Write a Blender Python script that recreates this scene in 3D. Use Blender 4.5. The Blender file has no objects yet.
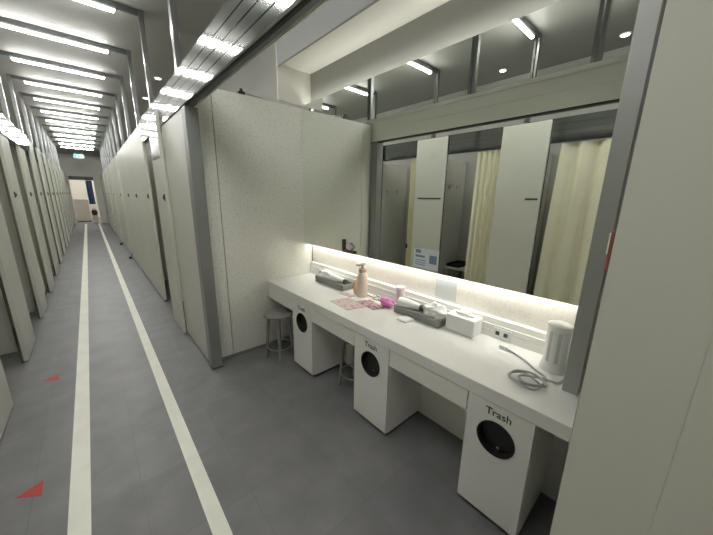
import bpy, bmesh, math, random
from mathutils import Vector, Matrix
random.seed(7)
SC = bpy.context.scene
COL = SC.collection
PI = math.pi

# ------------------------------------------------------------------ materials
MATS = {}
def mat(name, color, rough=0.5, metal=0.0, spec=0.5, noise=None, bump=None, emit=None, trans=0.0, alpha=1.0):
    m = bpy.data.materials.new(name); m.use_nodes = True
    nt = m.node_tree; b = nt.nodes['Principled BSDF']
    b.inputs['Base Color'].default_value = (*color, 1)
    b.inputs['Roughness'].default_value = rough
    b.inputs['Metallic'].default_value = metal
    b.inputs['Specular IOR Level'].default_value = spec
    b.inputs['Transmission Weight'].default_value = trans
    b.inputs['Alpha'].default_value = alpha
    if emit:
        b.inputs['Emission Color'].default_value = (*emit[0], 1)
        b.inputs['Emission Strength'].default_value = emit[1]
    if noise:
        scale, c2, lo, hi = noise
        tc = nt.nodes.new('ShaderNodeTexCoord'); n = nt.nodes.new('ShaderNodeTexNoise'); r = nt.nodes.new('ShaderNodeValToRGB')
        n.inputs['Scale'].default_value = scale; n.inputs['Detail'].default_value = 3
        r.color_ramp.elements[0].position = lo; r.color_ramp.elements[0].color = (*c2, 1)
        r.color_ramp.elements[1].position = hi; r.color_ramp.elements[1].color = (*color, 1)
        nt.links.new(tc.outputs['Object'], n.inputs['Vector']); nt.links.new(n.outputs['Fac'], r.inputs['Fac'])
        nt.links.new(r.outputs['Color'], b.inputs['Base Color'])
    if bump:
        tc = nt.nodes.new('ShaderNodeTexCoord'); n = nt.nodes.new('ShaderNodeTexNoise'); bp = nt.nodes.new('ShaderNodeBump')
        n.inputs['Scale'].default_value = bump[0]; bp.inputs['Strength'].default_value = bump[1]; bp.inputs['Distance'].default_value = 0.01
        nt.links.new(tc.outputs['Object'], n.inputs['Vector']); nt.links.new(n.outputs['Fac'], bp.inputs['Height'])
        nt.links.new(bp.outputs['Normal'], b.inputs['Normal'])
    MATS[name] = m
    return m

PANEL = mat('panel_laminate', (.65, .65, .58), .42, noise=(1.3, (.62, .62, .55), .3, .7))
SPECK = mat('speckled_board', (.80, .80, .725), .45, noise=(55, (.66, .66, .59), .34, .48))
SPLASH = mat('speckled_backsplash', (.80, .77, .70), .4, noise=(70, (.72, .69, .63), .36, .48))
WALLM = mat('booth_wall_paint', (.43, .43, .40), .6)
CEIL = mat('ceiling_paint', (.44, .44, .405), .7, noise=(.8, (.425, .425, .39), .3, .7))
WHITE = mat('white_laminate', (.87, .87, .825), .32)
COUNTER = mat('counter_top_white', (.86, .86, .83), .3)
BOXW = mat('canopy_white', (.78, .77, .70), .5)
CANGREY = mat('canopy_grey', (.32, .32, .31), .5)
ALU = mat('brushed_aluminium', (.34, .355, .35), .105, 1.0, bump=(5, .12))
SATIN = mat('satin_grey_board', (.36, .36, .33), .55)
SOFF = mat('soffit_white', (.88, .875, .81), .5)
FRAMEP = mat('frame_post_metal', (.27, .275, .27), .3, 1.0)
PALEALU = mat('pale_satin_aluminium', (.74, .75, .70), .42, .35)
ALUP = mat('aluminium_post', (.50, .51, .50), .3, 1.0)
POSTG = mat('grey_post', (.27, .28, .27), .42, .25)
ENDP = mat('end_board_grey', (.40, .41, .39), .42, .2)
DARKM = mat('dark_frame_metal', (.13, .14, .14), .4, .6)
STEEL = mat('polished_steel', (.78, .78, .76), .12, 1.0)
BLACK = mat('black_plastic', (.015, .015, .016), .4)
DGREY = mat('dark_grey_plastic', (.07, .07, .07), .45)
MGREY = mat('grey_wire', (.33, .33, .31), .5)
CURT = mat('cream_curtain', (.82, .79, .60), .8, noise=(5, (.77, .745, .57), .3, .7))
LINEW = mat('white_floor_tape', (.86, .855, .76), .5, noise=(6, (.80, .79, .70), .35, .6))
RED = mat('red_tape', (.42, .035, .03), .5)
LOCKR = mat('red_indicator', (.33, .10, .07), .4)
WHITEP = mat('white_plastic', (.86, .86, .84), .3)
CREAM = mat('beige_bottle', (.74, .62, .52), .35)
PALEP = mat('pale_cap', (.55, .45, .38), .35)
ORANGE = mat('orange_tube', (.76, .48, .26), .4)
PINK = mat('hot_pink_fabric', (.80, .26, .58), .55)
MAUVE = mat('mauve_plastic', (.74, .60, .64), .35)
LEAF1 = mat('pale_pink_print', (.72, .58, .56), .4, noise=(22, (.50, .33, .34), .36, .50))
LEAF2 = mat('mauve_print', (.62, .42, .45), .4, noise=(26, (.24, .12, .15), .40, .52))
BASKET = mat('grey_basket', (.30, .30, .275), .6)
TISSUE = mat('tissue_paper', (.88, .88, .85), .8)
NOTICE = mat('notice_paper', (.70, .75, .78), .5)
NBLUE = mat('notice_print_blue', (.20, .27, .38), .5)
ACRYL = mat('grey_sheet', (.58, .60, .60), .25)
CORDM = mat('grey_cord', (.44, .44, .43), .5)
STOOLG = mat('stool_grey', (.25, .245, .23), .45)
BROWN = mat('brown_clip', (.10, .06, .05), .5)
TUBE = mat('lit_tube', (.9, .9, .9), .5, emit=((1.0, 1.0, .97), 74.0))
STRIP = mat('lit_strip', (.9, .9, .9), .5, emit=((1.0, .985, .93), 12.5))
STRIPT = mat('lit_strip_upper', (.9, .9, .9), .5, emit=((1.0, .985, .93), 5.2))
DOWNL = mat('lit_downlight', (.9, .9, .9), .5, emit=((1.0, .97, .9), 8.0))
GREEN = mat('exit_green_lit', (.05, .5, .35), .4, emit=((.04, .45, .33), .55))
EXITW = mat('exit_white_lit', (.8, .9, .85), .4, emit=((.8, 1, .9), .6))
BEIGEW = mat('lobby_beige', (.62, .57, .49), .6)
BLUEC = mat('blue_cloth', (.06, .09, .20), .8)
GLASSY = mat('mirror_silver', (.90, .92, .87), 0.0, 1.0)

def floor_material():
    m = bpy.data.materials.new('grey_vinyl_tile'); m.use_nodes = True
    nt = m.node_tree; b = nt.nodes['Principled BSDF']; N = nt.nodes.new; L = nt.links.new
    tc = N('ShaderNodeTexCoord'); mp = N('ShaderNodeMapping')
    br = N('ShaderNodeTexBrick'); br.offset = 0.0
    br.inputs['Scale'].default_value = 1.0; br.inputs['Brick Width'].default_value = .45; br.inputs['Row Height'].default_value = .45
    br.inputs['Mortar Size'].default_value = .0012
    br.inputs['Color1'].default_value = (.185, .183, .187, 1); br.inputs['Color2'].default_value = (.208, .206, .210, 1)
    br.inputs['Mortar'].default_value = (.150, .15, .152, 1)
    n = N('ShaderNodeTexNoise'); n.inputs['Scale'].default_value = 5; n.inputs['Detail'].default_value = 6
    r = N('ShaderNodeValToRGB'); r.color_ramp.elements[0].position = .3; r.color_ramp.elements[0].color = (.82, .82, .82, 1)
    r.color_ramp.elements[1].position = .7; r.color_ramp.elements[1].color = (1.06, 1.05, 1.06, 1)
    mx = N('ShaderNodeMix'); mx.data_type = 'RGBA'; mx.blend_type = 'MULTIPLY'; mx.inputs['Factor'].default_value = 1
    L(tc.outputs['Object'], mp.inputs['Vector']); L(mp.outputs['Vector'], br.inputs['Vector']); L(tc.outputs['Object'], n.inputs['Vector'])
    L(n.outputs['Fac'], r.inputs['Fac']); L(br.outputs['Color'], mx.inputs['A']); L(r.outputs['Color'], mx.inputs['B'])
    L(mx.outputs['Result'], b.inputs['Base Color'])
    b.inputs['Roughness'].default_value = .42; b.inputs['Specular IOR Level'].default_value = .3
    return m
FLOORM = floor_material()

# ------------------------------------------------------------------ mesh helpers
class MB:
    def __init__(s): s.bm = bmesh.new()
    def box(s, x0, x1, y0, y1, z0, z1, bev=0.0):
        m = Matrix.Translation(((x0+x1)/2, (y0+y1)/2, (z0+z1)/2)) @ Matrix.Diagonal((abs(x1-x0), abs(y1-y0), abs(z1-z0), 1))
        r = bmesh.ops.create_cube(s.bm, size=1, matrix=m)
        if bev:
            es = list({e for v in r['verts'] for e in v.link_edges})
            bmesh.ops.bevel(s.bm, geom=es, offset=bev, segments=2, profile=.5, affect='EDGES')
        return s
    def prism(s, pts, axis, a, b):
        def P(p, t):
            if axis == 'x': return (t, p[0], p[1])
            if axis == 'y': return (p[0], t, p[1])
            return (p[0], p[1], t)
        A = [s.bm.verts.new(P(p, a)) for p in pts]; B = [s.bm.verts.new(P(p, b)) for p in pts]
        n = len(pts); s.bm.faces.new(A); s.bm.faces.new(B[::-1])
        for i in range(n): s.bm.faces.new((A[i], B[i], B[(i+1) % n], A[(i+1) % n]))
        return s
    def tube(s, path, rad, seg=10, cap=True):
        path = [Vector(p) for p in path]; rings = []
        rads = rad if isinstance(rad, (list, tuple)) else [rad]*len(path)
        up = None
        for i, p in enumerate(path):
            t = (path[min(i+1, len(path)-1)]-path[max(i-1, 0)]).normalized()
            if up is None: up = Vector((0, 0, 1)) if abs(t.z) < .9 else Vector((1, 0, 0))
            u = t.cross(up).normalized(); v = u.cross(t).normalized(); up = v
            rings.append([s.bm.verts.new(p+(u*math.cos(2*PI*k/seg)+v*math.sin(2*PI*k/seg))*rads[i]) for k in range(seg)])
        for a, b in zip(rings, rings[1:]):
            for k in range(seg): s.bm.faces.new((a[k], a[(k+1) % seg], b[(k+1) % seg], b[k]))
        if cap: s.bm.faces.new(rings[0][::-1]); s.bm.faces.new(rings[-1])
        return s
    def lathe(s, prof, seg=24, c=(0, 0)):
        rings = [[s.bm.verts.new((c[0]+r*math.cos(2*PI*k/seg), c[1]+r*math.sin(2*PI*k/seg), z)) for k in range(seg)] for r, z in prof]
        for a, b in zip(rings, rings[1:]):
            for k in range(seg): s.bm.faces.new((a[k], a[(k+1) % seg], b[(k+1) % seg], b[k]))
        s.bm.faces.new(rings[0][::-1]); s.bm.faces.new(rings[-1])
        return s
    def blob(s, c, r, jit=0.0, sub=3, seed=0):
        rr = bmesh.ops.create_icosphere(s.bm, subdivisions=sub, radius=1)
        rnd = random.Random(seed); ph = [rnd.uniform(0, 6) for _ in range(6)]
        for v in rr['verts']:
            d = v.co.copy()
            k = 1+jit*(math.sin(d.x*5+ph[0])*math.sin(d.y*6+ph[1])+.6*math.sin(d.z*7+ph[2]+d.x*4)+.5*math.sin(d.y*11+ph[3]))
            v.co = Vector((c[0]+d.x*r[0]*k, c[1]+d.y*r[1]*k, c[2]+d.z*r[2]*k))
        return s
    def hole_plate(s, y0, y1, z0, z1, cy, cz, r, x0, x1, seg=40):
        # plate in the YZ plane (thickness x0..x1) with a round hole
        def rim(a):
            dy, dz = math.cos(a), math.sin(a); ts = []
            if dy > 1e-9: ts.append((y1-cy)/dy)
            if dy < -1e-9: ts.append((y0-cy)/dy)
            if dz > 1e-9: ts.append((z1-cz)/dz)
            if dz < -1e-9: ts.append((z0-cz)/dz)
            t = min(ts); return cy+dy*t, cz+dz*t
        angs = [2*PI*k/seg for k in range(seg)]+[math.atan2(z-cz, y-cy) % (2*PI) for y in (y0, y1) for z in (z0, z1)]
        angs = sorted(set(round(a, 6) for a in angs)); n = len(angs)
        R = []
        for x in (x0, x1):
            o = [s.bm.verts.new((x, *rim(a))) for a in angs]
            i = [s.bm.verts.new((x, cy+r*math.cos(a), cz+r*math.sin(a))) for a in angs]
            R.append((o, i))
        for q in range(2):
            o, i = R[q]
            for k in range(n): s.bm.faces.new((o[k], o[(k+1) % n], i[(k+1) % n], i[k]))
        for j in (0, 1):
            a, b = R[0][j], R[1][j]
            for k in range(n): s.bm.faces.new((a[k], a[(k+1) % n], b[(k+1) % n], b[k]))
        return s
    def sheet(s, y0, y1, z0, z1, folds, amp, thick=.005, x=0.0, bulge=0.0, ny=None, nz=10, ph=0.0):
        ny = ny or max(24, int(folds*10)); F = []; B = []
        for i in range(ny+1):
            u = i/ny; rf = []; rb = []
            for j in range(nz+1):
                w = j/nz; z = z0+(z1-z0)*w
                a = amp*(.55+.45*(1-w))
                xx = x+a*math.sin(2*PI*folds*u+ph+.5*math.sin(3*u+2*w))+.3*a*math.sin(4.1*PI*folds*u+1+ph)
                yy = y0+(y1-y0)*u+bulge*(1-w)*u
                rf.append(s.bm.verts.new((xx+thick/2, yy, z))); rb.append(s.bm.verts.new((xx-thick/2, yy, z)))
            F.append(rf); B.append(rb)
        for i in range(ny):
            for j in range(nz):
                s.bm.faces.new((F[i][j], F[i+1][j], F[i+1][j+1], F[i][j+1])); s.bm.faces.new((B[i][j], B[i][j+1], B[i+1][j+1], B[i+1][j]))
            s.bm.faces.new((F[i][0], B[i][0], B[i+1][0], F[i+1][0])); s.bm.faces.new((F[i][nz], F[i+1][nz], B[i+1][nz], B[i][nz]))
        for j in range(nz):
            s.bm.faces.new((F[0][j], F[0][j+1], B[0][j+1], B[0][j])); s.bm.faces.new((F[ny][j], B[ny][j], B[ny][j+1], F[ny][j+1]))
        return s
    def xform(s, m): bmesh.ops.transform(s.bm, matrix=m, verts=s.bm.verts[:]); return s
    def build(s, name, m, parent=None, loc=(0, 0, 0), smooth=False, rot=None):
        bmesh.ops.recalc_face_normals(s.bm, faces=s.bm.faces[:])
        me = bpy.data.meshes.new(name); s.bm.to_mesh(me); s.bm.free()
        me.materials.append(m)
        if smooth:
            for p in me.polygons: p.use_smooth = True
            try: me.set_sharp_from_angle(angle=math.radians(38))
            except Exception: pass
        o = bpy.data.objects.new(name, me); COL.objects.link(o)
        o.location = loc
        if rot: o.rotation_euler = rot
        if parent: o.parent = parent
        return o

def tag(o, label=None, cat=None, group=None, kind=None):
    if label: o['label'] = label
    if cat: o['category'] = cat
    if group: o['group'] = group
    if kind or cat: o['kind'] = kind or 'thing'
    return o
def thing(name, label, cat, loc=(0, 0, 0), group=None, rz=0):
    o = bpy.data.objects.new(name, None); COL.objects.link(o); o.location = loc; o.rotation_euler = (0, 0, rz)
    o.empty_display_size = .1
    return tag(o, label, cat, group)
def dup(root, loc, label=None, group=None, keep=None):
    r = root.copy(); COL.objects.link(r); r.location = loc
    if label: r['label'] = label
    if group: r['group'] = group
    for ch in list(root.children):
        if keep and not keep(ch): continue
        c = ch.copy(); COL.objects.link(c); c.parent = r
        for g in ch.children:
            d = g.copy(); COL.objects.link(d); d.parent = c
    return r
def struct(mb, name, m): return tag(mb.build(name, m), kind='structure')
def text_mesh(txt, size, depth, name, m, parent, mtx):
    cu = bpy.data.curves.new(name, 'FONT'); cu.body = txt; cu.size = size; cu.extrude = depth; cu.align_x = 'CENTER'; cu.align_y = 'CENTER'
    cu.offset = size*.008
    t = bpy.data.objects.new(name+'_src', cu); COL.objects.link(t)
    dg = bpy.context.evaluated_depsgraph_get(); me = bpy.data.meshes.new_from_object(t.evaluated_get(dg))
    bpy.data.objects.remove(t); bpy.data.curves.remove(cu)
    me.transform(mtx); me.materials.clear(); me.materials.append(m)
    o = bpy.data.objects.new(name, me); COL.objects.link(o); o.parent = parent
    return o
ORD = ['first', 'second', 'third', 'fourth', 'fifth', 'sixth', 'seventh', 'eighth', 'ninth', 'tenth', 'eleventh', 'twelfth',
       'thirteenth', 'fourteenth', 'fifteenth', 'sixteenth', 'seventeenth', 'eighteenth']

# ------------------------------------------------------------------ dimensions
XF = .65                 # facade plane of both booth rows
YE = 21.4                # end wall
YB = -3.0
HC = 3.47                # ceiling
PITCH = 1.365
BACK = 1.88              # back wall on the vanity side
BACKL = -1.75
YP = 2.85                # far partition of the vanity bay

# ------------------------------------------------------------------ setting
struct(MB().box(BACKL-.1, BACK+.1, YB-.1, YE+4.2, -.1, 0), 'floor', FLOORM)
struct(MB().box(BACKL-.1, BACK+.1, YB-.1, YE+4.2, HC, HC+.1), 'ceiling', CEIL)
struct(MB().box(BACKL-.1, BACKL, YB-.1, YE+4.2, 0, HC), 'wall_left', WALLM)
struct(MB().box(BACK, BACK+.1, YB-.1, YE+4.2, 0, HC), 'wall_right', WALLM)
struct(MB().box(BACKL, BACK, YB-.1, YB, 0, HC), 'wall_back', WALLM)
ew = MB()
ew.box(BACKL, -.60, YE, YE+.12, 0, HC); ew.box(.36, BACK, YE, YE+.12, 0, HC); ew.box(-.60, .36, YE, YE+.12, 2.42, HC)
struct(ew, 'wall_end', BOXW)
struct(MB().box(-.68, -.60, YE-.03, YE+.14, 0, 2.44).box(.36, .41, YE-.03, YE+.14, 0, 2.44), 'trim_1', BOXW)
struct(MB().box(BACKL, BACK, YE+4.0, YE+4.1, 0, HC), 'wall_lobby', BEIGEW)
struct(MB().box(-.60, .36, YE+.02, YE+.10, 2.24, 2.42), 'trim_2', BLACK)

tag(MB().box(-.29-.0365+.024, -.25+.0365-.024+.022, YB+.3, YE-.1, 0, .0015).build('floor_line', LINEW), 'long white floor line, the left one of the pair along the corridor', 'floor marking', 'white corridor floor lines')
tag(MB().box(.222, .296, YB+.3, YE-.1, 0, .0015).build('floor_line', LINEW), 'long white floor line, the right one, nearer the mirror counter', 'floor marking', 'white corridor floor lines')
def tri(y, lab):
    tag(MB().prism([(.055, .045), (.055, -.075), (-.05, -.005)], 'z', 0, .0015).build('floor_arrow', RED, loc=(-.47, y, 0)), lab, 'floor marking', 'red triangles on the floor')
tri(2.14, 'red triangle on the grey floor, nearer of the two beside left white line')
tri(3.50, 'small red triangle on the grey floor, farther one by the left booths')

# ------------------------------------------------------------------ ceiling lamps on aluminium frames
def lamp_proto():
    t = thing('strip_lamp', 'x', 'light', (0, 0, 0), 'strip lights on their aluminium frames')
    for sx in (-1, 1):
        MB().box(sx*.69-.022, sx*.69+.022, -.03, -.006, 2.53, HC).box(sx*.69-.022, sx*.69+.022, .006, .03, 2.53, HC).build('post', FRAMEP, t)
    MB().box(-.712, .712, -.025, .025, 3.425, HC-.002).build('crossbar', DARKM, t)
    MB().box(-.53, .48, -.02, .02, 3.402, 3.425, .003).build('lamp_housing', WHITEP, t)
    MB().box(-.515, .465, -.016, .016, 3.380, 3.402, .006).build('light_tube', TUBE, t)
    return t
lp = None
for k in range(-4, 12):
    y = {-1: 2.94, -2: 1.58}.get(k, 4.27+1.205*k)
    if k >= 0:
        lab = ORD[k]+' lit strip light from the camera along the corridor ceiling'
        if k == 0: lab = 'lit strip light cut off by the top edge of the photo'
        if k == 11: lab = 'last lit strip light at the far end of the corridor ceiling'
    else:
        lab = {-1: 'strip light on its frame overhead, the leftmost but one shining in the mirror', -2: 'strip light overhead whose reflection is rightmost in the mirror'}.get(k, 'strip light overhead behind the camera, out of the frame')
    if lp is None: lp = lamp_proto(); lp.location = (0, y, 0); lp['label'] = lab
    else: dup(lp, (0, y, 0), lab)

def downlight(x, y, lab):
    t = thing('downlight', lab, 'light', (x, y, HC-.012), 'small round downlights above the booths')
    MB().lathe([(.05, 0), (.055, .004), (.055, .012)]).build('bezel', WHITEP, t)
    MB().lathe([(.038, -.004), (.04, 0)]).build('lens', DOWNL, t)
downlight(-1.37, .90, 'small round downlight seen at the top right of the mirror')
downlight(-1.37, 2.27, 'small round downlight seen left of the other one in the mirror')
downlight(1.15, 6.3, 'small round downlight over the right booths, nearer and higher in the photo')
downlight(1.15, 7.7, 'small round downlight over the right booths, the farther one')

# ------------------------------------------------------------------ header beams
def beam_profile(x0, x1, z0, z1):
    # box profile with grooves on both faces
    pts = []; n = 4; h = z1-z0; g = .008
    zs = [z0, z0+.05, z0+.058, z0+.115, z0+.123, z0+.18, z0+.188, z1]
    L_ = []
    for i in range(0, 8, 2):
        L_ += [(0, zs[i]), (0, zs[i+1])]
        if i < 6: L_ += [(g, zs[i+1]), (g, zs[i+2])]
    pts = [(x0+d, z) for d, z in L_]+[(x1-d, z) for d, z in reversed(L_)]
    return pts
def header(x0, x1, y0, y1, lab, track=True, clad=False):
    t = thing('header_beam', lab, 'beam', (0, y0, 0))
    MB().prism(beam_profile(x0, x1, 2.275, 2.53), 'y', 0, y1-y0).build('profile', ALU, t)
    if clad:
        m = MB()
        for za, zb, d in ((2.275, 2.325, .006), (2.325, 2.40, .003), (2.40, 2.412, .008), (2.412, 2.50, .004), (2.50, 2.535, .016)): m.box(x1, x1+d, 0, y1-y0, za, zb)
        m.build('cladding', PALEALU, t)
    if track: MB().box((x0+x1)/2-.012, (x0+x1)/2+.012, 0, y1-y0, 2.262, 2.275).build('curtain_track', DARKM, t)
    return t
header(XF, XF+.08, -1.6, 5.09, 'shiny ribbed aluminium beam over the open front of the mirror bay', clad=True)
header(XF+.04, XF+.12, 9.2, YE, 'ribbed aluminium beam over the far right booths')
header(-.78, -.70, -.1, YE, 'long ribbed aluminium beam over the left row of booths')

# ------------------------------------------------------------------ left row of booths
def panel_proto():
    t = thing('booth_partition', 'x', 'panel', (-XF, 0, 0), 'cream front panels of the left booths')
    MB().box(-.03, 0, 0, .55, .012, 2.515, .003).build('board', PANEL, t)
    MB().box(-.026, -.004, .05, .09, 0, .012).build('foot', DGREY, t)
    MB().box(-.026, -.004, .46, .50, 0, .012).build('foot', DGREY, t)
    MB().box(-.05, -.03, -.012, .028, 0, 2.27, .002).build('edge_post', ALU, t)
    l = MB().box(0, .012, .02, .05, 1.53, 1.60, .003).build('latch', DGREY, t)
    MB().box(.012, .022, .028, .042, 1.55, 1.58, .003).build('latch_knob', BLACK, l)
    return t
header(-XF-.048, -XF, 4.0, 8.08, 'shiny ribbed aluminium beam over the second to fourth panels of the left row', False)
pp = panel_proto()
NL = 16; short = None
for k in range(-1, NL):
    y = 1.29+PITCH*k
    if y+.55 > YE-.05: break
    if k == -1: lab = 'cream booth panel just past the near edge of the fully drawn curtain'
    elif k == 0: lab = 'cream booth panel beside the fully drawn curtain in the mirror'
    elif k == 1: lab = 'cream booth panel with the long dark sign strip, between two open booths'
    else: lab = ORD[k-1]+' cream booth panel from the camera along the left row'
    if k == -1: pp.location = (-XF, y, 0); pp['label'] = lab
    else:
        o = dup(pp, (-XF, y, 0), lab, keep=(lambda c: not c.name.startswith('latch')) if k in (0, 1) else None)
        if 2 <= k <= 4:
            bd = [c for c in o.children if c.name.startswith('board')][0]
            if short is None: short = MB().box(-.03, 0, 0, .55, .012, 2.245, .003).bm
            if not isinstance(short, bpy.types.Mesh):
                me = bpy.data.meshes.new('board_short'); short.to_mesh(me); short.free(); me.materials.append(PANEL); short = me
            bd.data = short
    # partition board behind each panel
    if k >= 0:
        plab = {0: 'side board of the booth behind the fully drawn curtain'}.get(k, ORD[max(k-1, 0)]+' side board between the left booths, behind its front panel')
        b = MB().box(BACKL+.005, -.685, y+.26, y+.285, .03, 2.26)
        b.box(BACKL+.05, BACKL+.09, y+.262, y+.283, 0, .03).box(-.75, -.71, y+.262, y+.283, 0, .03)
        tag(b.build('partition_board', PANEL), plab, 'board', 'side boards between the left booths')
# dark sign strips on the two panels that face the mirror
tag(MB().box(0, .004, 0, .44, 0, .022).build('sign_strip', DGREY, loc=(-XF, 2.69, 1.59)), 'long dark sign strip on the panel between two open booths in the mirror', 'sign', 'dark sign strips')
tag(MB().box(0, .004, 0, .145, 0, .024).build('sign_strip', DGREY, loc=(-XF, 1.315, 1.60)), 'short dark sign strip on the panel beside the drawn curtain in the mirror', 'sign', 'dark sign strips')

def curtain(x, y0, y1, folds, amp, lab, z0=.10, z1=2.25, group='cream curtains of the left booths', bulge=0.0, ph=0.0):
    o = MB().sheet(0, y1-y0, z0, z1, folds, amp, bulge=bulge, ph=ph).build('booth_curtain', CURT, loc=(x, y0, 0), smooth=True)
    return tag(o, lab, 'curtain', group)
XC = -.74
curtain(XC, .46, 1.17, 3.4, .036, 'cream curtain fully drawn across its booth, at the right of the mirror', bulge=.05)
curtain(XC, 1.86, 2.20, 4.5, .034, 'cream curtain half gathered beside the drawn one in the mirror', bulge=.02, ph=1)
c1 = curtain(XC, 3.24, 3.37, 3, .034, 'narrow bunched cream curtain left of the panel with the long sign in the mirror', ph=2)
MB().box(.03, .05, .10, .13, .72, .80, .006).build('tieback', BLACK, c1)
for k in range(2, NL-1):
    y0 = 1.84+PITCH*k
    if y0+.82 > YE: break
    w = [.22, .30, .16, .60, .25, .78, .2, .35][k % 8]
    curtain(XC, y0+.03, y0+w, 3+w*4, .034, ORD[k-2]+' cream curtain from the camera seen between panels of the left row', ph=k)

def hook(x, y, z, face, lab):
    t = thing('hanging_hook', lab, 'hook', (x, y, z), 'coat hooks in the open booths')
    d = Vector(face)
    s = Vector((-d.y, d.x, 0))
    m = MB(); a = d*.004
    m.box(min(0, d.x*.006)-abs(s.x)*.018, max(0, d.x*.006)+abs(s.x)*.018, min(0, d.y*.006)-abs(s.y)*.018, max(0, d.y*.006)+abs(s.y)*.018, -.035, .035)
    m.build('plate', STEEL, t)
    MB().tube([d*.006+Vector((0, 0, .01)), d*.035+Vector((0, 0, .0)), d*.05+Vector((0, 0, .02)), d*.052+Vector((0, 0, .04))], .006, 8).build('prong', STEEL, t, smooth=True)
hook(-1.24, 1.29+PITCH+.26, 1.80, (0, -1, 0), 'steel coat hook in the booth beside half gathered curtain, nearer the corridor')
hook(-1.48, 1.29+PITCH+.26, 1.80, (0, -1, 0), 'steel coat hook in the booth beside half gathered curtain, nearer its back wall')
hook(-1.10, 1.29+2*PITCH+.26, 1.72, (0, -1, 0), 'steel coat hook in the booth beside narrow bunched curtain, nearer the corridor')
hook(-1.42, 1.29+2*PITCH+.26, 1.72, (0, -1, 0), 'steel coat hook in the booth beside narrow bunched curtain, nearer its back wall')
# low shelf with a black tray in the open booth
t = thing('booth_bench', 'white low bench in the open booth beside the half gathered curtain', 'bench', (-1.49, 2.52, 0))
MB().box(-.24, .24, -.36, .36, .36, .40, .004).build('bench_top', WHITE, t)
MB().box(-.22, .22, -.34, -.31, 0, .36).build('bench_leg', WHITE, t); MB().box(-.22, .22, .31, .34, 0, .36).build('bench_leg', WHITE, t)
tag(MB().box(-.21, .21, -.12, .12, 0, .012, .002).box(-.21, -.20, -.12, .12, 0, .05).box(.20, .21, -.12, .12, 0, .05).box(-.21, .21, -.12, -.11, 0, .05).box(-.21, .21, .11, .12, 0, .05).build('tray', BLACK, loc=(-1.49, 2.74, .40)), 'black tray on the bench in the open booth seen in the mirror', 'tray')

# ------------------------------------------------------------------ right side beyond the bay
# corner post and speckled partition
t = thing('corner_post', 'tall grey aluminium corner post at the far end of the mirror bay', 'post', (XF, 2.735, 0))
MB().box(0, .095, 0, .11, .01, 2.2615, .003).build('shaft', POSTG, t)
MB().box(-.004, .099, -.004, .114, 0, .01).build('base_plate', DGREY, t)
t = thing('bay_partition', 'white speckled partition closing the far end of the mirror bay', 'partition', (0, YP, 0))
MB().box(XF+.10, .884, 0, .05, .0, 2.47).box(.891, BACK-.03, 0, .05, .0, 2.47).box(.88, .9, .022, .04, 0, 2.46).build('board', SPECK, t)
MB().box(XF+.10, BACK-.03, -.004, 0, 0, .03).build('base_strip', POSTG, t)
t = thing('cable_clip', 'small black clip with a thin rod on top of the speckled partition', 'clip', (1.15, YP+.02, 2.47))
MB().box(-.03, .03, -.02, .02, 0, .03, .006).box(-.012, .012, -.012, .012, .03, .05).build('clip_body', BLACK, t)
MB().tube([(.02, 0, .02), (.2, 0, .012), (.36, 0, .006)], .006, 8).build('rod', STEEL, t)
# closed door panel, panel with steel plate, flush boards, far panels
t = thing('sliding_screen', 'closed pale door panel next to the tall grey corner post', 'door', (XF, 2.75, 0), 'closed right hand panels')
MB().box(.005, .04, .10, .965, .03, 2.2605, .003).build('board', PANEL, t)
MB().box(.012, .034, .13, .18, 0, .03).build('foot', DGREY, t); MB().box(.012, .034, .88, .93, 0, .03).build('foot', DGREY, t)
t = thing('booth_partition', 'pale panel with a shiny steel plate on its upper half on the right', 'panel', (XF, 3.725, 0))
MB().box(-.03, -.002, 0, .55, .012, 2.40, .003).build('board', PANEL, t)
MB().box(-.033, -.03, .02, .50, 1.97, 2.40).build('steel_plate', STEEL, t, )
MB().box(-.026, -.006, .06, .10, 0, .012).build('foot', DGREY, t); MB().box(-.026, -.006, .44, .48, 0, .012).build('foot', DGREY, t)
l = MB().box(-.042, -.03, .05, .08, 1.53, 1.60, .003).build('latch', DGREY, t)
MB().box(-.050, -.042, .058, .072, 1.55, 1.58, .002).build('latch_knob', BLACK, l)
curtain(XF+.20, 4.60, 5.05, 4, .03, 'cream curtain in the dark open booth on the right, past the steel plate panel', group='cream curtains of the right booths', z1=2.245)
def big_panel(y0, y1, lab, top=2.50):
    t = thing('booth_partition', lab, 'panel', (XF, y0, 0), 'wide closed panels of the right row')
    MB().box(0, .035, 0, y1-y0-.008, .03, top, .003).build('board', PANEL, t)
    MB().box(.008, .028, .06, .11, 0, .03).build('foot', DGREY, t); MB().box(.008, .028, y1-y0-.12, y1-y0-.07, 0, .03).build('foot', DGREY, t)
    l = MB().box(-.012, 0, .06, .09, 1.53, 1.60, .003).build('latch', DGREY, t)
    MB().box(-.020, -.012, .068, .082, 1.55, 1.58, .002).build('latch_knob', BLACK, l)
big_panel(5.10, 6.45, 'wide closed panel on the right just past the dark open booth')
big_panel(6.45, 7.81, 'wide closed panel on the right, middle of the flush run of three')
big_panel(7.81, 9.20, 'wide closed panel on the right, last of the flush run of three')
ys = [(9.72, 11.9), (12.45, 14.6), (15.2, 17.3), (17.9, 19.6), (20.1, 21.35)]
for i, (a, b) in enumerate(ys):
    big_panel(a, b, ORD[i]+' wide panel beyond the flush run of three in the far right row')
    curtain(XF+.15, a-.40, a-.05, 4, .03, ORD[i]+' cream curtain in the gaps of the far right row', z1=2.245, group='cream curtains of the right booths')
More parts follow.
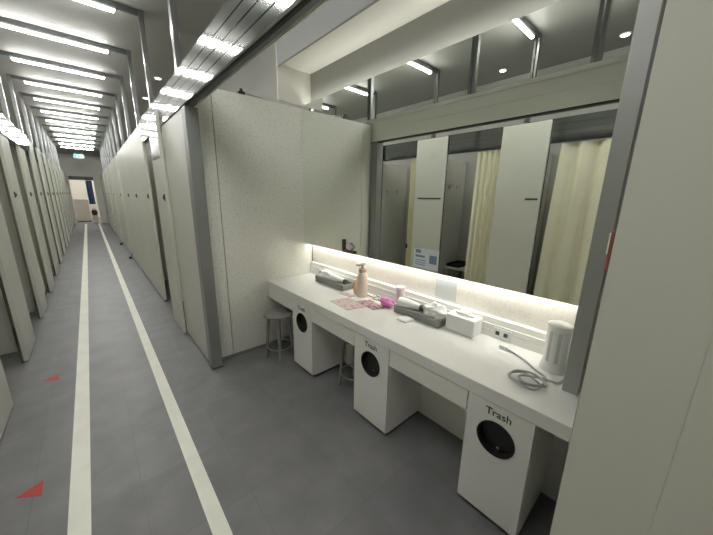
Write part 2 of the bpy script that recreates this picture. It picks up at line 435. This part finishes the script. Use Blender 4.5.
for i, y in enumerate((9.75, 12.5)):
    tag(MB().lathe([(.03, 0), (.034, .004), (.034, .035), (.022, .055)]).build('door_stop', BLACK, loc=(XF-.05, y-.5, 0), smooth=True), ('nearer' if i == 0 else 'farther')+' small black door stop on the floor by the right row', 'door stop', 'black door stops')
for i, y in enumerate((4.0, 5.1, 6.45, 7.8, 9.4, 12.1, 14.9)):
    tag(MB().box(XF+.22, BACK-.005, y+.02, y+.045, 0, 2.26).build('partition_board', PANEL), ORD[i]+' side board inside the right booths past the mirror bay', 'board', 'side boards between the right booths')

# near right panel
t = thing('sliding_screen', 'large plain grey beige panel filling the right edge of the photo', 'panel', (XF, 0, 0))
MB().box(0, .0008, -.0493, .0808, .012, 2.24).box(0, .0008, -1.3, -.0500, .012, 2.24).box(.0008, .030, -1.3, .0808, .012, 2.24).build('board', PANEL, t)
MB().box(.003, .029, .0810, .0820, .012, 2.24).build('edge_trim', DARKM, t)
MB().box(.004, .034, -.10, -.05, 0, .012).build('foot', DGREY, t); MB().box(.004, .034, -1.2, -1.15, 0, .012).build('foot', DGREY, t)
l = MB().box(.003, .02, .0820, .0870, 1.482, 1.552, .001).build('lock', LOCKR, t); tag(l, 'red lock on the panel edge')
tag(MB().box(.001, .018, .0865, .0885, 1.512, 1.548).build('lock_indicator', WHITEP, l), 'white lock indicator')
# near end partition standing on the counter
t = thing('end_post', 'dark grey end board standing on the counter at the right end of the mirror', 'post', (1.53, .20, .74))
MB().box(0, .22, 0, .062, 0, 1.78, .002).build('board', ENDP, t)
# ------------------------------------------------------------------ vanity bay
CZ = .74; CF = 1.285
tag(MB().box(CF, BACK-.02, .13, YP-.004, CZ-.07, CZ, .004).build('vanity_counter', COUNTER), 'long white counter top running under the wide mirror', 'counter')
tag(MB().box(BACK-.02, BACK, .13, YP-.002, CZ-.02, HC).build('backsplash', SPLASH), 'pale speckled wall panel behind the long mirror and counter', 'panel')
# stepped trunking along the back of the counter
t = thing('cable_trunking', 'long stepped white cable trunking along the back of the counter', 'trunking', (0, .27, CZ))
MB().prism([(BACK-.06, 0), (BACK-.06, .045), (BACK-.056, .048), (BACK-.056, .052), (BACK-.06, .055), (BACK-.06, .085), (BACK-.055, .088), (BACK-.055, .094), (BACK-.052, .125), (BACK-.021, .13), (BACK-.021, 0)], 'y', 0, YP-.27-.005).build('cover', WHITE, t)
# carcass: three bins, aprons and knee recess back
def apron(y0, y1, lab):
    tag(MB().box(CF+.006, CF+.026, y0, y1, .555, CZ-.07).build('counter_rail', WHITE), lab, 'panel', 'white aprons under the counter')
BINS = [(2.01, 2.335), (1.12, 1.45), (.28, .585)]
apron(2.340, YP-.01, 'white apron under the counter above the first stool')
apron(1.455, 2.005, 'white apron under the counter between far and middle bins')
apron(.590, 1.115, 'white apron under the counter between middle and near bins')
tag(MB().box(1.68, 1.70, .13, YP-.01, 0, CZ-.07).build('modesty_board', WHITE), 'long white back panel of the knee spaces under the counter', 'panel')
def bin_cab(y0, y1, lab, parent=None):
    w = y1-y0; t = thing('trash_bin_cabinet', lab, 'trash bin', (CF+.004, y0, 0), 'white trash bins under the counter')
    top = CZ-.071
    MB().box(.02, .39, 0, .018, .03, top).box(.02, .39, w-.018, w, .03, top).box(.02, .39, .018, w-.018, .03, .05).box(.37, .39, .018, w-.018, .05, top).build('body', WHITE, t)
    d = MB().hole_plate(0.002, w-.002, .035, top, w/2, .49, .090, 0, .018).build('door', WHITE, t)
    MB().box(.03, .38, .01, w-.01, 0, .03).build('plinth', DGREY, t)
    r2 = MB(); n = 40; prof = [(.0895, .0), (.0895, -.004), (.084, -.004), (.081, .0295), (.088, .0295)]
    rings = [[r2.bm.verts.new((x, w/2+r*math.cos(2*PI*k/n), .49+r*math.sin(2*PI*k/n))) for k in range(n)] for r, x in prof]
    for i in range(len(prof)):
        a, b = rings[i], rings[(i+1) % len(prof)]
        for k in range(n): r2.bm.faces.new((a[k], a[(k+1) % n], b[(k+1) % n], b[k]))
    rg = r2.build('hole_ring', BLACK, t, smooth=True)
    MB().box(.03, .034, w/2-.10, w/2+.10, .39, .59).build('flap', BLACK, t)
    MB().box(.022, .030, w/2-.016, w/2-.002, .42, .436, .002).build('flap_catch', STEEL, t)
    mtx = Matrix.Translation((-.0006, w/2, .622)) @ Matrix(((0, 0, -1, 0), (-1, 0, 0, 0), (0, 1, 0, 0), (0, 0, 0, 1)))
    text_mesh('Trash', .052, .0006, 'lettering', BLACK, t, mtx)
    return t
b0 = bin_cab(*BINS[0], 'white trash bin cabinet farthest along the counter, beside the stool')
bin_cab(*BINS[1], 'white trash bin cabinet in the middle of the counter')
bin_cab(*BINS[2], 'white trash bin cabinet nearest the camera, below the coiled cord')
# end support
tag(MB().box(1.32, 1.68, .135, .155, 0, CZ-.07).build('support_board', WHITE), 'white side panel under the near end of the counter', 'panel')

# mirror with light strips behind its top and bottom edges
t = thing('wall_mirror', 'long wide mirror above the white counter, lit along its edges', 'mirror', (0, .265, 0))
ML = YP-.265-.003
MB().box(1.75, 1.753, 0, ML, 1.092, 2.49).build('glass', GLASSY, t)
MB().box(1.753, 1.785, 0, ML, 1.094, 2.488).build('backing', WHITE, t)
MB().box(1.785, BACK-.021, .02, ML-.02, 1.22, 2.36).build('mount', WHITE, t)
# unseen shield added around the tilted upper strip, throwing its light up and forward
MB().prism([(1.790, 2.428), (1.832, 2.455), (1.838, 2.488), (1.841, 2.488), (1.838, 2.450), (1.792, 2.422)], 'y', .02, ML-.02).build('added_strip_shield', WHITE, t)
MB().prism([(1.790, 2.432), (1.828, 2.4565), (1.8285, 2.4555), (1.7905, 2.431)], 'y', .03, ML-.03).build('light_strip', STRIPT, t)
MB().box(1.787, 1.840, .02, ML-.02, 1.147, 1.152).build('added_strip_shield', ALUP, t)  # unseen plate added above the lower strip to keep its light downward
MB().box(1.795, 1.83, .03, ML-.03, 1.137, 1.147).build('light_strip', STRIP, t)
# canopy over the mirror
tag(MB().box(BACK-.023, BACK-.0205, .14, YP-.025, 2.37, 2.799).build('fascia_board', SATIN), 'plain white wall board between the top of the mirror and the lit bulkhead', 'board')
t = thing('vanity_canopy', 'pale lit bulkhead hanging from the ceiling over the long mirror', 'canopy', (0, .13, 0))
CL = YP-.13-.02
MB().box(1.50, BACK-.021, 0, CL, 2.80, 2.82).build('soffit', SOFF, t)
MB().box(1.495, 1.515, 0, CL, 2.78, HC-.001).build('fascia', CANGREY, t)
MB().box(1.495, BACK-.021, CL, CL+.018, 2.492, HC-.001).build('end_board', BOXW, t)

# ------------------------------------------------------------------ stools
def stool(x, y, lab, rz):
    t = thing('stool', lab, 'stool', (x, y, 0), 'round grey stools under the counter', rz)
    MB().lathe([(.125, .455), (.14, .46), (.143, .47), (.138, .482), (.10, .486), (.0, .486)][:5]).build('seat', STOOLG, t, smooth=True)
    for k in range(4):
        a = PI/4+k*PI/2; c, s_ = math.cos(a), math.sin(a)
        l = MB().tube([(.135*c, .135*s_, .0), (.13*c, .13*s_, .02), (.095*c, .095*s_, .455)], [.013, .014, .016], 10).build('leg', STOOLG, t, smooth=True)
    r = .122
    MB().tube([(r*math.cos(q*PI/8), r*math.sin(q*PI/8), .13) for q in range(17)], .006, 6).build('foot_ring', ALUP, t, smooth=True)
stool(1.25, 2.55, 'round grey stool standing by the speckled partition at the counter end', .3)
stool(1.52, 1.70, 'round grey stool tucked in the knee space between far and middle bins', .1)

# ------------------------------------------------------------------ things on the counter
def open_basket(w, l, h, wall, m, parent, name):
    b = MB(); b.box(-w/2, w/2, -l/2, l/2, 0, wall)
    for s in (-1, 1):
        b.prism([(s*w/2*.94, 0), (s*(w/2*.94-wall), 0), (s*(w/2-wall), h), (s*w/2, h)], 'y', -l/2, l/2)
        b.prism([(s*l/2*.94, 0), (s*(l/2*.94-wall), 0), (s*(l/2-wall), h), (s*l/2, h)], 'x', -w/2, w/2)
    return b.build(name, m, parent)
def basket(x, y, l, lab):
    t = thing('basket', lab, 'basket', (x, y, CZ), 'grey baskets on the counter')
    open_basket(.14, l, .055, .005, BASKET, t, 'tray_body')
    MB().tube([(.07*sx, l/2*sy, .055) for sx, sy in ((-1, -1), (1, -1), (1, 1), (-1, 1), (-1, -1))], .004, 6).build('rim', MGREY, t)
def hair_dryer(x, y, z, rz, lab):
    t = thing('hair_dryer', lab, 'hair dryer', (x, y, z), 'white hair dryers in the baskets', rz)
    MB().tube([(0, -.10, 0), (0, -.08, 0), (0, -.02, 0), (0, .04, 0), (0, .08, 0), (0, .09, 0)], [.024, .025, .036, .043, .040, .025], 16).build('barrel', WHITEP, t, smooth=True)
    MB().tube([(0, -.125, 0), (0, -.10, 0)], [.021, .024], 16).build('nozzle', DGREY, t, smooth=True)
    MB().tube([(.0, .03, -.01), (.044, .03, -.012), (.052, -.01, -.014), (.052, -.085, -.014)], [.020, .020, .018, .012], 12).build('handle', WHITEP, t, smooth=True)
basket(1.735, 2.28, .46, 'grey open basket of white clutter at the far end of the counter')
hair_dryer(1.715, 2.20, CZ+.078, .1, 'white hair dryer lying in the far grey basket')
tag(MB().blob((0, 0, 0), (.06, .10, .062), .16, 3, 5).build('towel', TISSUE, loc=(1.73, 2.42, CZ+.070), smooth=True), 'crumpled white towel in the far grey basket', 'towel')
basket(1.725, 1.21, .40, 'grey open basket of white clutter beside the white tissue box')
hair_dryer(1.705, 1.31, CZ+.078, .15, 'white hair dryer lying in the basket by the tissue box')
tag(MB().blob((0, 0, 0), (.058, .085, .065), .18, 3, 9).build('towel', TISSUE, loc=(1.73, 1.088, CZ+.075), smooth=True), 'crumpled white towel in the basket by the tissue box', 'towel')
tag(MB().blob((0, 0, 0), (.042, .07, .035), .14, 3, 3).build('pouch', PINK, loc=(1.695, 1.52, CZ+.036), smooth=True), 'bright pink pouch at the end of the near grey basket', 'pouch')
t = thing('storage_tub', 'dusty mauve tub standing behind the bright pink pouch', 'tub', (1.79, 1.39, CZ+.131))
t.location = (1.779, 1.455, CZ)
MB().lathe([(.026, 0), (.028, .004), (.037, .14), (.037, .15)], 20).build('tub_body', MAUVE, t, smooth=True)
MB().lathe([(.037, .15), (.039, .155), (.038, .168), (.03, .172)], 20).build('lid', MAUVE, t, smooth=True)
t = thing('tissue_box', 'white tissue box with a tissue pulled out, on the counter', 'tissue box', (1.755, .885, CZ))
MB().box(-.06, .06, -.10, .10, 0, .115, .008).build('carton', WHITEP, t)
MB().blob((0, 0, .120), (.028, .06, .022), .22, 3, 2).build('tissue', TISSUE, t, smooth=True)
t = thing('pump_bottle', 'tall beige pump bottle standing in the middle of the clutter', 'bottle', (1.715, 1.84, CZ))
MB().lathe([(.044, 0), (.048, .006), (.048, .15), (.045, .19), (.036, .215), (.03, .222)], 24).build('bottle_body', CREAM, t, smooth=True)
MB().lathe([(.03, .222), (.034, .226), (.034, .252), (.02, .258), (.012, .262), (.012, .285)], 20).build('collar', PALEP, t, smooth=True)
MB().box(-.07, .02, -.018, .018, .282, .302, .007).build('pump_head', PALEP, t)
t = thing('squeeze_tube', 'orange squeeze tube beside the tall beige pump bottle', 'tube', (1.72, 1.93, CZ))
MB().lathe([(.018, 0), (.018, .025), (.024, .03)], 16).build('cap', PALEP, t)
MB().tube([(0, 0, .028), (0, 0, .05), (0, 0, .11), (0, 0, .13)], [.024, .025, .018, .006], 14).build('tube_body', ORANGE, t, smooth=True)
def leaflet(pts, z, m, lab, name='leaflet'):
    cx = sum(p[0] for p in pts)/len(pts); cy = sum(p[1] for p in pts)/len(pts)
    o = MB().prism([(p[0]-cx, p[1]-cy) for p in pts], 'z', 0, .003).build(name, m, loc=(cx, cy, CZ+z)); tag(o, lab, 'leaflet', 'printed leaflets on the counter'); return o
leaflet([(1.42, 1.92), (1.39, 1.66), (1.56, 1.62), (1.60, 1.88)], 0, LEAF1, 'pale pink printed leaflet near the front edge of the counter')
leaflet([(1.57, 1.76), (1.55, 1.53), (1.65, 1.50), (1.70, 1.72)], .0035, LEAF2, 'dark mauve printed leaflet overlapping the pale pink one')
leaflet([(1.60, 2.02), (1.61, 1.88), (1.665, 1.87), (1.665, 2.01)], 0, LEAF1, 'small pale leaflet lying just left of the orange tube')
tag(MB().box(-.05, .05, -.04, .04, 0, .012, .004).box(-.045, .045, -.035, .035, .012, .015).build('saucer', WHITEP, loc=(1.60, 1.25, CZ)), 'small white dish on the counter in front of the near basket', 'dish')

def smooth_path(ctrl, n=8):
    c = [Vector(p) for p in ctrl]; out = []
    for i in range(len(c)-1):
        p0, p1, p2, p3 = c[max(i-1, 0)], c[i], c[i+1], c[min(i+2, len(c)-1)]
        for k in range(n):
            t = k/n
            out.append(.5*((2*p1)+(-p0+p2)*t+(2*p0-5*p1+4*p2-p3)*t*t+(-p0+3*p1-3*p2+p3)*t**3))
    out.append(c[-1]); return out
def cord(ctrl, r, lab, grp=None):
    t = thing('cable', lab, 'cord', (0, 0, CZ), grp)
    MB().tube(smooth_path(ctrl), r, 8).build('wire', CORDM, t, smooth=True)
    return t
h = .006
t = cord([(1.715, .60, .012), (1.70, .53, h), (1.66, .46, h), (1.61, .40, h), (1.57, .34, h), (1.50, .33, h), (1.44, .36, .012), (1.42, .43, .016), (1.46, .47, .014), (1.51, .42, .02),
          (1.46, .33, .02), (1.40, .35, .016), (1.42, .45, .022), (1.49, .45, .026), (1.53, .38, .024), (1.47, .31, .022), (1.41, .38, .028), (1.45, .42, .03), (1.52, .36, .02), (1.56, .29, .008), (1.61, .275, h)], .0055,
         'grey power cord coiled on the counter near the right end')
MB().box(1.705, 1.735, .585, .625, 0, .024, .005).build('plug', WHITEP, t)
cord([(1.80, 1.98, h), (1.76, 1.75, h), (1.80, 1.70, .02), (1.74, 1.66, .015), (1.79, 1.63, .02), (1.72, 1.60, .012), (1.77, 1.56, h), (1.70, 1.68, .022), (1.79, 1.74, .026), (1.73, 1.58, .02)], .006, 'heap of grey cord behind the leaflets, right of the beige bottle')
t = thing('canister', 'white plastic canister with a grey stripe at the right end of counter', 'canister', (1.70, .345, CZ))
MB().lathe([(.060, 0), (.062, .004), (.058, .03), (.052, .05), (.052, .225), (.048, .23)], 28).build('canister_body', WHITEP, t, smooth=True)
MB().lathe([(.052, .23), (.054, .234), (.054, .252), (.04, .258)], 28).build('lid', WHITEP, t, smooth=True)
m = MB()
for a0 in (2.55, 3.35):
    pts = [(.0526*math.cos(a0+.3*q/6), .0526*math.sin(a0+.3*q/6)) for q in range(7)]
    m.prism(pts+[(p[0]*.99, p[1]*.99) for p in reversed(pts)], 'z', .055, .220)
m.build('stripe', ACRYL, t)
# socket, sheet and notices
t = thing('power_socket', 'white double power socket on the cable trunking near the cord', 'socket', (BACK-.061, .66, CZ+.03))
MB().box(-.006, 0, -.055, .055, -.02, .045, .002).build('face_plate', WHITEP, t)
for y in (-.025, .025): MB().box(-.008, -.006, y-.012, y+.012, 0, .025).build('outlet', DGREY, t)
tag(MB().box(-.002, 0, -.085, .085, -.07, .07).build('mounted_sheet', ACRYL, loc=(BACK-.021, 1.10, .955)), 'grey paper sheet stuck on the backsplash behind the tissue box', 'sheet')
t = thing('notice_sign', 'pale blue and white notice stuck on the lower edge of the mirror', 'notice', (1.75, 1.215, 1.18))
MB().box(-.002, 0, -.105, .105, -.072, .072).build('paper', NOTICE, t)
m = MB(); m.box(-.003, -.002, .045, .09, .035, .06); m.box(-.003, -.002, .01, .09, .005, .02)
m.box(-.003, -.002, -.09, -.03, -.03, .03)
for q in range(3): m.box(-.003, -.002, .0, .09, -.02-.016*q, -.014-.016*q)
m.build('print', NBLUE, t)
t = thing('mounted_clip', 'small pink and brown hair clip stuck on the lower left of the mirror', 'clip', (1.75, 2.08, 1.115))
MB().box(-.02, 0, -.10, .07, -.02, .008, .006).build('base', BROWN, t)
MB().blob((-.012, -.03, .045), (.012, .05, .03), .15, 2, 4).build('bow', MAUVE, t, smooth=True)
MB().box(-.018, 0, .05, .075, .0, .10, .005).build('prong', BROWN, t)

# ------------------------------------------------------------------ end of the corridor
t = thing('exit_sign', 'small green lit exit sign hanging from the ceiling at the corridor end', 'sign', (-.03, 18.2, 3.14))
MB().box(-.17, .17, 0, .05, -.085, .085, .006).build('case', WHITEP, t)
f = MB().box(-.16, .16, -.003, 0, -.075, .075).build('face', GREEN, t)
m = MB(); m.box(.03, .14, -.005, -.003, -.06, .06); m.prism([(-.04, .055), (-.015, .055), (-.015, .03), (-.04, .03)], 'y', -.005, -.003)
m.prism([(-.09, .025), (-.03, .025), (-.02, -.06), (-.04, -.06), (-.055, -.02), (-.10, -.06), (-.12, -.05), (-.075, -.01)], 'y', -.005, -.003)
m.build('pictogram', EXITW, f)
for x in (-.1, .1): MB().tube([(x, .025, .085), (x, .025, HC-3.14)], .006, 8).build('rod', ALUP, t)
tag(MB().sheet(0, .26, 1.0, 2.24, 3, .03).xform(Matrix.Rotation(-PI/2, 4, 'Z')).build('hanging_cloth', BLUEC, loc=(.02, YE+.5, 0), smooth=True), 'dark blue cloth hanging beyond the far doorway', 'cloth')
t = thing('cabinet', 'beige cabinet beyond the far doorway below the blue cloth', 'cabinet', (-.1, YE+1.4, 0))
MB().box(-.5, .1, 0, .4, .05, 1.25, .01).build('carcass', BEIGEW, t); MB().box(-.48, .08, .02, .38, 0, .05).build('plinth', DGREY, t)
t = thing('bag', 'black bag on a low stand beyond the far doorway', 'bag', (.17, YE+.6, 0))
MB().blob((0, 0, .55), (.13, .12, .17), .06, 3, 1).build('bag_body', BLACK, t, smooth=True)
MB().box(-.12, .12, -.12, .12, 0, .40, .01).build('stand', BEIGEW, t)
MB().tube([(-.06, 0, .68), (-.04, 0, .78), (.04, 0, .78), (.06, 0, .68)], .01, 8).build('handle', BLACK, t)
t = thing('lobby_light', 'bright ceiling light of the room beyond the far doorway', 'light', (0, YE+2, HC-.06))
MB().box(-.5, .5, -.2, .2, 0, .06).build('housing', WHITEP, t); MB().box(-.48, .48, -.18, .18, -.01, 0).build('diffuser', TUBE, t)

# ------------------------------------------------------------------ world, camera, view
w = bpy.data.worlds.new('world'); SC.world = w; w.use_nodes = True
w.node_tree.nodes['Background'].inputs['Color'].default_value = (.5, .5, .5, 1)
w.node_tree.nodes['Background'].inputs['Strength'].default_value = .05
cam = bpy.data.cameras.new('camera'); co = bpy.data.objects.new('camera', cam); COL.objects.link(co)
cam.sensor_width = 36; cam.lens = 14.9042; cam.clip_start = .02; cam.clip_end = 100
ya, pi_, ro = math.radians(41.76848), math.radians(13.37016), math.radians(-.96105)
f = Vector((math.sin(ya)*math.cos(pi_), math.cos(ya)*math.cos(pi_), -math.sin(pi_)))
r = Vector((math.cos(ya), -math.sin(ya), 0)); d = f.cross(r)
c_, s_ = math.cos(ro), math.sin(ro)
r2, d2 = c_*r+s_*d, -s_*r+c_*d
M = Matrix((( r2.x, -d2.x, -f.x, 0), (r2.y, -d2.y, -f.y, 0), (r2.z, -d2.z, -f.z, 1.6), (0, 0, 0, 1)))
co.matrix_world = M
SC.camera = co
SC.view_settings.view_transform = 'Standard'; SC.view_settings.look = 'None'
SC.view_settings.exposure = 0.27; SC.view_settings.gamma = 1.0; SC.view_settings.use_curve_mapping = False
SC.cycles.max_bounces = 10; SC.cycles.diffuse_bounces = 5; SC.cycles.caustics_reflective = True; SC.cycles.caustics_refractive = False
SC.cycles.use_denoising = True
